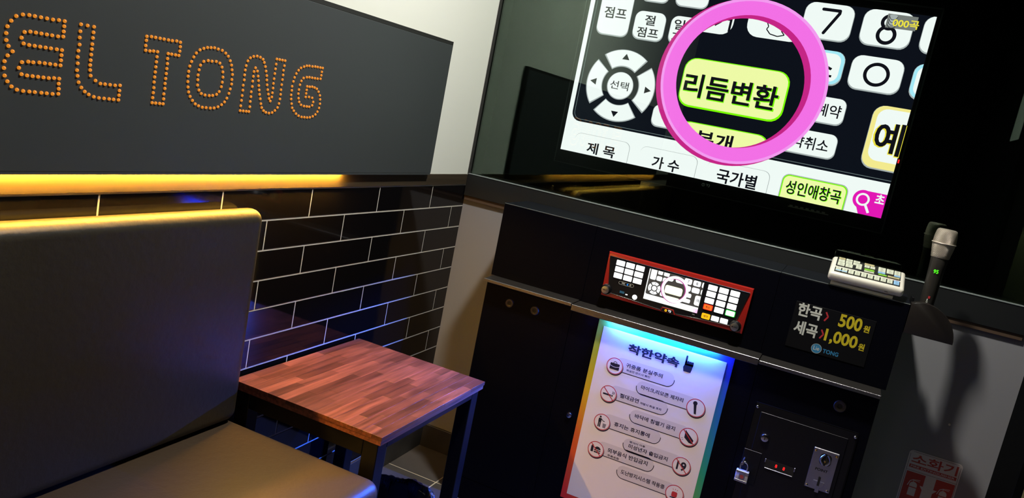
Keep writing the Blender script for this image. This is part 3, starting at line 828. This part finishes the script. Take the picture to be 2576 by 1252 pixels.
    tx('예약', 1.069, 1.3945, .066, .036, .012); tx('약취소', 1.0430, 1.2960, .098, .036, .012)
    tx('소', 1.022, 1.511, .060, .052, .012)
    tx('제 목', .4370, 1.1540, .094, .036, .022); tx('가 수', .6490, 1.1530, .086, .038, .022); tx('국가별', .8660, 1.1540, .118, .042, .022)
    tgl = LY('tab_lettering_rims', 'green', 2.7); tgl.text('성인애창곡', 1.0842, 1.1632, .154, .041, .030); tx('성인애창곡', 1.0830, 1.1640, .152, .040, .014)
    gi = LY('cream_key_lettering', 'gold', 2.9); gi.text('예', 1.237, 1.3460, .078, .090, .034); tx('예', 1.2385, 1.3480, .072, .088, .020)
    mw.text('초', 1.2590, 1.1820, .024, .026, .03)
    # credit overlay
    sh = LY('overlay_shade', 'shade', 5.8); sh.poly(rr(1.155, 1.231, 1.639, 1.676))
    oi = LY('overlay_coins', 'line', 6.2)
    for q in range(4): oi.poly(disc(1.170, 1.648 + q * .0075, .0115, 20, .0042))
    od = LY('overlay_lines', 'ink', 6.4)
    for q in range(4): od.ring(1.170, 1.649 + q * .0075, .0098, .0112, 180, 360, 10)
    og = LY('overlay_lettering', 'gold', 6.6); og.text('000곡', 1.2040, 1.6545, .066, .0225, .022)
screen_page(tv, ui_mats(SCREEN), 0.0083, .00008)
Llogo = Layer('maker_mark', M['price_white'], tv, .0098); Llogo.text('TJ', .7880, 1.1170, .012, .0085, .03); Llogo.ring(.7745, 1.1170, .0036, .0050, n=20); Llogo.poly(rr(.7738, .7752, 1.1125, 1.1215))
lt = Layer('slot_print', M['ink_grey'], tv, .0098); lt.poly(rr(1.026, 1.139, 1.1075, 1.1105))
for q in range(7): lt.poly(rr(1.030 + q * .015, 1.039 + q * .015, 1.1108, 1.1145))
MB().box(1.2765, 1.2805, .0080, .0098, 1.2880, 1.2980).build('standby_light', M['red_digit'], tv)

# ------------------------------------------------------------------ karaoke player
kp = thing('karaoke_player', 'red-framed karaoke player with glowing white keys and small screen', 'karaoke player', (0.803, -0.2005, 0.752))
MB().prism([(.5968, .7518), (1.0088, .7535), (1.0112, .8826), (.5948, .8830)], -.2120, -.2006, bevel=.003).build('frame', M['red'], kp, smooth=30)
face = [(.6150, .7860), (.6270, .7655), (.7756, .7585), (.7800, .7680), (.8140, .7683), (.8200, .7588), (.9730, .7680), (.9860, .7860), (1.0040, .8700), (.6010, .8716)]
fp = MB().prism(face, -.2136, -.2121).build('face', M['unit_black'], kp)
MB().tube([(x, -.2139, z) for x, z in face], .0009, 6, True).build('chrome_line', M['chrome'], kp, smooth=True)
kx = [(.6360, .8582), (.6652, .8581), (.6946, .8580), (.6360, .8394), (.6650, .8392), (.6943, .8390), (.6360, .8208), (.6652, .8205), (.6946, .8202)]
kx += [(.9045, .8570), (.9353, .8572), (.9660, .8573), (.9040, .8387), (.9350, .8390), (.9658, .8392), (.9036, .8198), (.9347, .8201), (.9654, .8202), (.9348, .8010)]
km = MB().box(-.0126, .0126, -.0022, 0, -.0076, .0076, bevel=.0014, seg=2).mesh('key'); km.materials.append(M['key_lit'])
for x, z in kx: place('key', km, (x, -.2137, z), kp)
def halo(x, z, w, h, rim, cap):
    k = MB().prism(rr(x - w / 2 - .0018, x + w / 2 + .0018, z - h / 2 - .0018, z + h / 2 + .0018, .003), -.2150, -.2137).build('key', rim, kp)
    MB().prism(rr(x - w / 2, x + w / 2, z - h / 2, z + h / 2, .002), -.2160, -.2151).build('key_cap', cap, k)
    return k
halo(.9040, .8012, .0225, .0125, M['key_halo_red'], M['key_red']); halo(.9660, .8012, .0235, .0135, M['key_green'], M['key_lit']); halo(.9040, .7750, .0200, .0120, M['key_orange'], M['key_orange'])
km2 = MB().box(-.0105, .0105, -.0022, 0, -.0070, .0070, bevel=.0014, seg=2).mesh('key'); km2.materials.append(M['key_lit'])
place('key', km2, (.9300, -.2137, .7755), kp); place('key', km2, (.9545, -.2137, .7758), kp)
Lu = Layer('key_print', M['ink'], kp, -.21615); Lu.text('취소', .9040, .8012, .012, .0065, .012); Lu.text('예약', .9040, .7750, .0125, .0070, .012)
MB().cyl((.6974, -.2137, .7729), .0072, .002, '-Y', 24, bevel=.0006).build('round_key', M['key_lit'], kp, smooth=True)
MB().box(.6510, .6650, -.2142, -.2137, .7735, .7800).build('usb_port', mat('blue_port', (.03, .16, .30), .4), kp)
MB().box(.6690, .6755, -.2142, -.2137, .7722, .7750).build('indicator', M['key_lit'], kp)
Lq = Layer('face_print', M['price_white'], kp, -.2139)
for zz in (.7982, .8070): Lq.line([(.6470, zz), (.6830, zz)], .0008)
Lq.ring(.6470, .8026, .0040, .0048, 90, 270, 10); Lq.ring(.6830, .8026, .0040, .0048, -90, 90, 10)
Lq.text('MK', .6570, .8026, .0105, .0052, .03); Lq.text('0', .6775, .8026, .0048, .0056, .03)
Lq2 = Layer('face_print_blue', glow('blue_mark', (.03, .30, 1.0), .9), kp, -.2139); Lq2.text('4', .6685, .8026, .0055, .0062, .03)
Lq.text('DISK', .8700, .7705, .0075, .0022, .02)
MB().prism([(.7770, .7545), (.8205, .7545), (.8130, .7672), (.7818, .7672)], -.2160, -.2137, bevel=.0012).build('badge', M['red'], kp)
MB().prism([(.7795, .7560), (.8180, .7560), (.8118, .7660), (.7832, .7660)], -.2166, -.2161).build('badge_plate', M['unit_black'], kp)
Lb = Layer('badge_print', M['key_lit'], kp, -.21675); Lb.text('TJ', .8035, .7608, .0085, .0062, .03)
Lb2 = Layer('badge_mark', M['key_orange'], kp, -.21675); Lb2.ring(.7930, .7608, .0020, .0036, n=20); Lb2.poly(rr(.7923, .7937, .7575, .7640))
for x, z, s in ((.6112, .7728, 'MIC'), (.9871, .7704, 'MUSIC')):
    k = MB().lathe([(.0148, 0), (.0148, .005), (.0135, .006), (.0135, .013), (.0120, .0150), (.0001, .0150)], (x, -.2121, z), '-Y', 32).build('knob', M['tv_black'], kp, smooth=35)
    MB().cyl((x, -.2272, z), .0112, .0012, '-Y', 28, bevel=.0003).build('knob_cap', M['alu'], k, smooth=35)
    MB().tube([(x + .0152 * math.cos(a * math.pi / 12), -.2130, z + .0152 * math.sin(a * math.pi / 12)) for a in range(24)], .0008, 6, True).build('knob_ring', M['chrome'], k, smooth=True)
    lk = Layer('knob_print', M['ink'], kp, -.2286); lk.text(s, x, z, .012 if s == 'MIC' else .0165, .0042, .02)
MB().box(.7205, .8800, -.2141, -.2137, .7745, .8662).build('screen_rim', M['tv_edge'], kp)
MB().box(.7222, .8785, -.2144, -.2141, .7765, .8650).build('screen', glow('small_screen', (1, 1, .97), 1.5), kp)
sxk, szk = (.8785 - .7222) / (SX1 - SX0), (.8650 - .7765) / (SZ1 - SZ0)
tfm = lambda x, z: (.7222 + (x - SX0) * sxk, .7765 + (z - SZ0) * szk)
mm_ = ui_mats(1.5)
for k_, c_ in (('dark', (.045, .04, .035)), ('pink', (1.0, .80, .98)), ('yel', (1, 1, .78)), ('green', (.95, 1, .5)), ('mag', (.35, .05, .22)), ('cream', (1, 1, .85)), ('sky', (.9, 1, 1)), ('hot', (1, .45, .8)), ('pale', (1, .9, 1))):
    mm_[k_] = glow('small_' + k_, c_, 1.5)
screen_page(kp, mm_, -.21445, .00002, tfm, letters=False)
lsm = Layer('small_screen_lettering', M['ink'], kp, -.2147); lsm.tf = tfm; lsm.text('예', 1.240, 1.348, .050, .060, .012); lsm.text('8', 1.163, 1.634, .034, .05, .01); lsm.text('7', 1.010, 1.634, .03, .05, .01)

# ------------------------------------------------------------------ price sign
pr = thing('price_sign', 'black price sign reading 500 and 1,000 won in yellow', 'sign', (1.224, -0.2008, 0.754))
MB().box(1.1232, 1.3245, -.2016, -.2008, .7548, .8800, bevel=.0002).build('panel', M['price_panel'], pr)
a = Layer('white_lettering', M['price_white'], pr, -.2018); a.text('한곡', 1.1625, .8610, .0615, .0365, .030); a.text('세곡', 1.1635, .8125, .0605, .0370, .030)
b = Layer('yellow_lettering', M['price_yellow'], pr, -.2018); b.text('500', 1.2655, .8595, .0570, .0355, .030); b.text('1,000', 1.2535, .8095, .0815, .0390, .030)
b.text('원', 1.3063, .8540, .0150, .0190, .030); b.text('원', 1.3058, .8045, .0150, .0190, .030)
c = Layer('red_arrows', M['price_red'], pr, -.2018)
for z in (.8585, .8100): c.line([(1.2020, z + .0120), (1.2092, z + .0005)], .0040); c.line([(1.2092, z + .0010), (1.2020, z - .0120)], .0040)
d = Layer('blue_print', M['price_blue'], pr, -.2018); d.poly(disc(1.2015, .7692, .0130)); d.text('TONG', 1.2378, .7680, .0395, .0115, .03)
e = Layer('logo_lines', M['price_white'], pr, -.2020); e.ring(1.2015, .7692, .0124, .0132, n=30); e.text('Lie', 1.2015, .7700, .0150, .0110, .004)

# ------------------------------------------------------------------ coin door
cd = MB().box(1.0925, 1.3540, -.2525, -.2501, .2050, .5955, bevel=.003, seg=2).build('coin_panel', M['coin_black'], cr_)
ORG[cd.name] = ORG[cr_.name]
MB().box(1.1100, 1.3335, -.2545, -.2526, .2200, .5735, bevel=.0012).build('coin_door', M['coin_black'], cd)
for x in (1.0985, 1.3480):
    for z in (.5830, .2160): MB().lathe([(.0040, 0), (.0040, .0008), (.0026, .0022), (.0001, .0026)], (x, -.2525, z), '-Y', 16).build('screw', M['chrome'], cd, smooth=True)
cam_lock(cr_, 1.1365, .5070, .0115, -.2546)
acc = MB().box(1.2612, 1.3235, -.2566, -.2546, .4155, .5268, bevel=.0006).build('coin_acceptor', M['steel'], cr_)
MB().box(1.2612, 1.3235, -.2600, -.2567, .5215, .5268, bevel=.0006).build('acceptor_lip', M['steel'], acc)
for x, z in ((1.2665, .5185), (1.3180, .5185), (1.2665, .4205), (1.3180, .4205)):
    MB().lathe([(.0036, 0), (.0036, .0008), (.0022, .0020), (.0001, .0024)], (x, -.2566, z), '-Y', 14).build('screw', M['brass'] if z > .5 else M['chrome'], acc, smooth=True)
MB().prism(rr(1.2795, 1.3090, .4850, .5165, .0105), -.2572, -.2567).build('coin_slot', M['dark_hole'], acc)
for s in (-1, 1):
    MB().tube([(1.2942 + s * (.0035 + .0085 * math.sin(t * math.pi / 8)), -.2585 - .0025 * math.sin(t * math.pi / 8), .4865 + t * .0036) for t in range(9)], .0026, 8).build('slot_guide', M['steel'], acc, smooth=True)
MB().cyl((1.2942, -.2575, .4950), .0035, .003, '-Y', 16, r2=.002).build('coin_gate', M['brass'], acc, smooth=True)
la = Layer('acceptor_lettering', M['dark_hole'], acc, -.25675); la.text('POINT', 1.2915, .4710, .0310, .0075, .03)
MB().prism([(1.2790, .4400), (1.2790, .4330), (1.2850, .4260), (1.3000, .4260), (1.3065, .4330), (1.3065, .4400)], -.2585, -.2567, bevel=.0005).build('return_plate', M['steel'], acc)
MB().box(1.2895, 1.2955, -.2590, -.2586, .4275, .4520).build('return_slot', M['dark_hole'], acc)
MB().box(1.2880, 1.2980, -.2578, -.2568, .4085, .4255, bevel=.0005).build('return_tongue', M['steel'], acc)
dp = MB().box(1.1515, 1.2290, -.2552, -.2546, .4285, .4515).build('credit_display', M['dark_hole'], cr_)
MB().box(1.1545, 1.2270, -.2568, -.2546, .4262, .4284, bevel=.0004).build('display_lip', M['steel'], dp)
for x in (1.1525, 1.2285): MB().box(x - .0015, x + .0015, -.2572, -.2546, .4420, .4530, bevel=.0006).build('display_clip', M['steel'], dp)
ld_ = Layer('digits', M['red_digit'], dp, -.25535); ld_.text('8', 1.1820, .4410, .0055, .0095, .02); ld_.text('8', 1.2020, .4408, .0055, .0095, .02)
MB().box(1.0930, 1.1400, -.2560, -.2546, .3700, .4620, bevel=.0006).build('hasp_plate', M['coin_black'], cr_)
MB().tube([(1.1000 + .0000, -.2562, .4360), (1.0995, -.2690, .4345), (1.0990, -.2700, .4200), (1.0995, -.2562, .4185)], .0022, 8).build('staple', M['steel'], cr_, smooth=True)

pl = thing('padlock', 'small steel padlock hanging beside the coin door', 'padlock', (1.1045, -.268, .372))
MB().box(1.0875, 1.1215, -.2755, -.2615, .3725, .4050, bevel=.002, seg=2).build('body', mat('pale_lock_body', (.55, .54, .60), .32, .35), pl, smooth=35)
MB().box(1.0880, 1.1210, -.2768, -.2756, .3980, .4045, bevel=.0004).build('band', M['chrome'], pl)
MB().box(1.0880, 1.1210, -.2768, -.2756, .3730, .3790, bevel=.0004).build('band', M['chrome'], pl)
MB().box(1.0975, 1.1130, -.2764, -.2756, .3815, .3965).build('label_plate', mat('dark_label', (.10, .10, .20), .4), pl)
lp_ = Layer('label_print', M['sticker_red'], pl, -.2766); lp_.ring(1.1052, .3890, .0030, .0048, n=20); lp_.poly(disc(1.1052, .3890, .0018, 12))
MB().tube([(1.0945, -.2685, .404), (1.0945, -.2685, .4170)] + [(1.1045 - .0100 * math.cos(t * math.pi / 10), -.2685, .4170 + .0120 * math.sin(t * math.pi / 10)) for t in range(1, 10)] + [(1.1145, -.2685, .4170), (1.1145, -.2685, .404)], .0024, 10).build('shackle', M['chrome'], pl, smooth=True)

# ------------------------------------------------------------------ fire extinguisher sign, wall plug, notice
fs = thing('fire_extinguisher_sign', 'red and white fire extinguisher sign on the grey wall', 'sign', (1.574, -.001, .335))
MB().prism(rr(1.5065, 1.6420, .335, .5240, .010), -.0014, -.0003).build('plate', M['sticker_white'], fs)
a = Layer('border_line', M['ink'], fs, -.0016)
for p, q in (((1.5105, .345), (1.5105, .514)), ((1.638, .345), (1.638, .514)), ((1.5165, .5203), (1.632, .5203)), ((1.5105, .4665), (1.638, .4665))): a.line([p, q], .0008)
a.text('OK', 1.5775, .4170, .0150, .0075, .0)
r_ = Layer('red_print', M['sticker_red'], fs, -.0016)
r_.text('소화기', 1.5750, .5015, .116, .0280, .018); r_.poly(rr(1.5150, 1.6345, .4745, .4840))
r_.poly(rr(1.5135, 1.5620, .345, .4625)); r_.poly(rr(1.5890, 1.6365, .345, .4625))
w_ = Layer('white_print', M['sticker_white'], fs, -.0018); w_.text('FIRE EXTINGUISHER', 1.5748, .4792, .112, .0058, .02)
w_.poly([(1.5635, .4625), (1.5635, .4300), (1.5540, .4300), (1.5755, .4020), (1.5985, .4300), (1.5880, .4300), (1.5880, .4625)])
for ox in (1.5385, 1.6140):
    w_.poly(rr(ox - .0095, ox + .0095, .395, .4185)); w_.poly(clip(disc(ox, .4265, .0095, 24), rr(ox - .02, ox + .02, .4265, .45))); w_.poly(rr(ox - .0095, ox + .0095, .4210, .4265))
    w_.line([(ox - .002, .436), (ox - .002, .442), (ox + .014, .4445)], .0016); w_.line([(ox - .002, .440), (ox + .013, .4400)], .0014); w_.line([(ox - .002, .442), (ox - .010, .437), (ox - .0145, .422)], .0022)
wp = MB().lathe([(.0030, 0), (.0030, .004), (.0018, .0052), (.0001, .0054)], (1.580, -.0002, .623), '-Y', 14).build('wall_plug', M['white_plastic'], smooth=True)
tag(wp, 'tiny white wall plug on the grey wall above the extinguisher sign', 'wall plug')
nt_ = MB().box(1.7105, 1.7118, -1.465, -1.255, 1.490, 1.790).build('paper_notice', M['notice'])
tag(nt_, 'pale paper notice on the dark side wall, mirrored at the right edge of the glass', 'notice')

# ------------------------------------------------------------------ microphone and holder
mh = thing('microphone_holder', 'dark rounded bracket that holds the microphone at the cabinet end', 'holder', (1.44, -.16, .870))
q = [(1.3905, .870), (1.5050, .870)] + [(1.420 + .085 * math.cos(math.radians(a)), .870 + .085 * math.sin(math.radians(a))) for a in range(6, 91, 7)] + [(1.405, .9535), (1.3905, .9480)]
MB().prism(q, -.2000, -.1720, bevel=.0012).build('front_plate', mat('dark_bronze_bracket', (.012, .009, .008), .40, 0.0), mh, smooth=30)
MB().box(1.3905, 1.4700, -.1719, -.1180, .8850, .8930, bevel=.001).build('rest', M['steel_black'], mh)
MB().box(1.3905, 1.3960, -.1719, -.1180, .8931, .9600, bevel=.001).build('side_plate', M['steel_black'], mh)
MC = (1.428, -.1460, .8935)
mc = thing('microphone', 'wireless microphone with champagne grille head standing in its bracket', 'microphone', MC)
MB().lathe([(.0150, 0), (.0165, .004), (.0170, .040), (.0178, .100), (.0190, .150), (.0205, .176), (.0195, .180), (.0001, .180)], MC, seg=36).build('body', M['mic_body'], mc, smooth=45)
MB().lathe([(.0205, .1782), (.0222, .180), (.0232, .190)], MC, seg=40).build('collar', M['mic_grille'], mc, smooth=True)
MB().lathe([(.0232, .1902), (.0252, .200), (.0266, .212), (.0270, .218), (.0268, .226), (.0258, .238), (.0242, .247), (.0222, .2515), (.0180, .2530), (.0001, .2535)], MC, seg=44).build('grille', M['mic_grille'], mc, smooth=50)
MB().tube([(MC[0] + .0276 * math.cos(a * math.pi / 20), MC[1] + .0276 * math.sin(a * math.pi / 20), MC[2] + .2165) for a in range(40)], .0017, 8, True).build('grille_band', mat('champagne_band', (.66, .57, .48), .35, .5), mc, smooth=True)
# lettering faces the bench side of the room
def on_mic(x, z, y): return (x - MC[0], y - MC[1] + 0.0, z - MC[2])
dg_ = Layer('battery_digits', M['mic_lcd'], mc, MC[1] - .0203); dg_.text('95', MC[0] - .0015, 1.0370, .0115, .0100, .02)
r2 = Layer('red_mark', M['price_red'], mc, MC[1] - .0182); r2.poly(rr(1.4255, 1.4305, .9655, .9720))
w2 = Layer('white_mark', M['price_white'], mc, MC[1] - .0182); w2.poly(rr(1.4240, 1.4265, .9575, .9645)); w2.ring(1.4255, .9565, .0010, .0022, n=12)

# ------------------------------------------------------------------ song remote on its cradle
RA = math.radians(17)
rm = thing('song_remote', 'ivory song remote with rows of small keys, on top of the cabinet', 'remote control', (1.2735, -.2105, .9590), rot=(RA, 0, 0))
ORG[rm.name] = Vector((0, 0, 0))
MB().box(-.0920, .0920, 0, .116, -.004, .0200, bevel=.0085, seg=4).build('case', M['white_plastic'], rm, smooth=50)
MB().box(-.0900, .0900, .1165, .1195, .000, .0165, bevel=.0012).build('rear_cover', M['tv_black'], rm)
MB().box(-.0800, .0800, .0120, .0420, .0200, .0204).build('key_well', M['dark_hole'], rm)
MB().box(-.0800, .0800, .0500, .1090, .0200, .0204).build('key_well', M['dark_hole'], rm)
MB().box(.0480, .0560, -.0006, .0000, .0030, .0042).build('maker_slot', M['dark_hole'], rm)
rows = []
for k in range(10): rows.append((-.0710 + k * .0158, .0270, .0130, .0250, 'key_sky' if k == 9 else 'key_ivory'))
for k in range(3): rows.append((-.0680 + k * .0185, .1010, .0165, .0110, 'key_ivory' if k else 'key_tan'))
for k in range(3): rows.append((-.0680 + k * .0185, .0850, .0165, .0150, 'key_ivory'))
for k in range(2): rows.append((-.0675 + k * .0200, .0640, .0180, .0220, 'key_ivory'))
rows += [(-.0235, .0740, .0140, .0340, 'key_ivory'), (-.0040, .0860, .0130, .0150, 'key_ivory'), (.0030, .0660, .0250, .0095, 'key_lime'), (.0030, .0545, .0250, .0060, 'key_ivory'), (.0100, .0860, .0120, .0150, 'key_ivory'), (.0010, .1010, .0250, .0100, 'key_tan')]
rows += [(.0330, .0880, .0180, .0280, 'key_ivory'), (.0330, .0680, .0180, .0090, 'key_sky'), (.0530, .0880, .0170, .0280, 'key_ivory'), (.0710, .0880, .0150, .0280, 'key_ivory'), (.0710, .0690, .0150, .0080, 'key_sky'), (.0360, .0555, .0210, .0070, 'key_lime'), (.0630, .0560, .0290, .0080, 'key_tan')]
kme = {}
lpr = Layer('key_print', M['ink'], rm, 0, fn=lambda x, z, y: (x, z, .02335))
for x, y, w, h, mk in rows:
    kk = (round(w, 4), round(h, 4), mk)
    if kk not in kme:
        me = MB().box(-w / 2, w / 2, -h / 2, h / 2, 0, .0028, bevel=.0008).mesh('key'); me.materials.append(M[mk]); kme[kk] = me
    place('key', kme[kk], (x, y, .0205), rm)
    n = max(1, int(h / .0055))
    for q_ in range(n):
        zc = y - h / 2 + h * (q_ + .5) / n
        lpr.poly(rr(x - w * .22, x + w * random.uniform(.05, .32), zc - .0006, zc + .0006))
lred = Layer('red_print', M['price_red'], rm, 0, fn=lambda x, z, y: (x, z, .02015)); lred.poly(rr(.0480, .0780, .0448, .0470))
lbl = Layer('blue_key_print', M['key_sky'], rm, 0, fn=lambda x, z, y: (x, z, .0234)); lbl.poly(rr(-.0770, -.0490, .0150, .0205))
ck = thing('remote_cradle', 'ivory wedge cradle propping up the song remote', 'cradle', (1.268, -.15, CTOP))
mbk = MB()
pts = [(-.1985, .9457), (-.0850, .9457), (-.0850, .9835), (-.1985, .9530)]
A_ = [mbk.bm.verts.new((1.1920, y, z)) for y, z in pts]; B_ = [mbk.bm.verts.new((1.3450, y, z)) for y, z in pts]
mbk.bm.faces.new(A_); mbk.bm.faces.new(B_[::-1])
for i in range(4): mbk.bm.faces.new((A_[i], B_[i], B_[(i + 1) % 4], A_[(i + 1) % 4]))
mbk.build('wedge', M['white_plastic'], ck)
finish_layers()
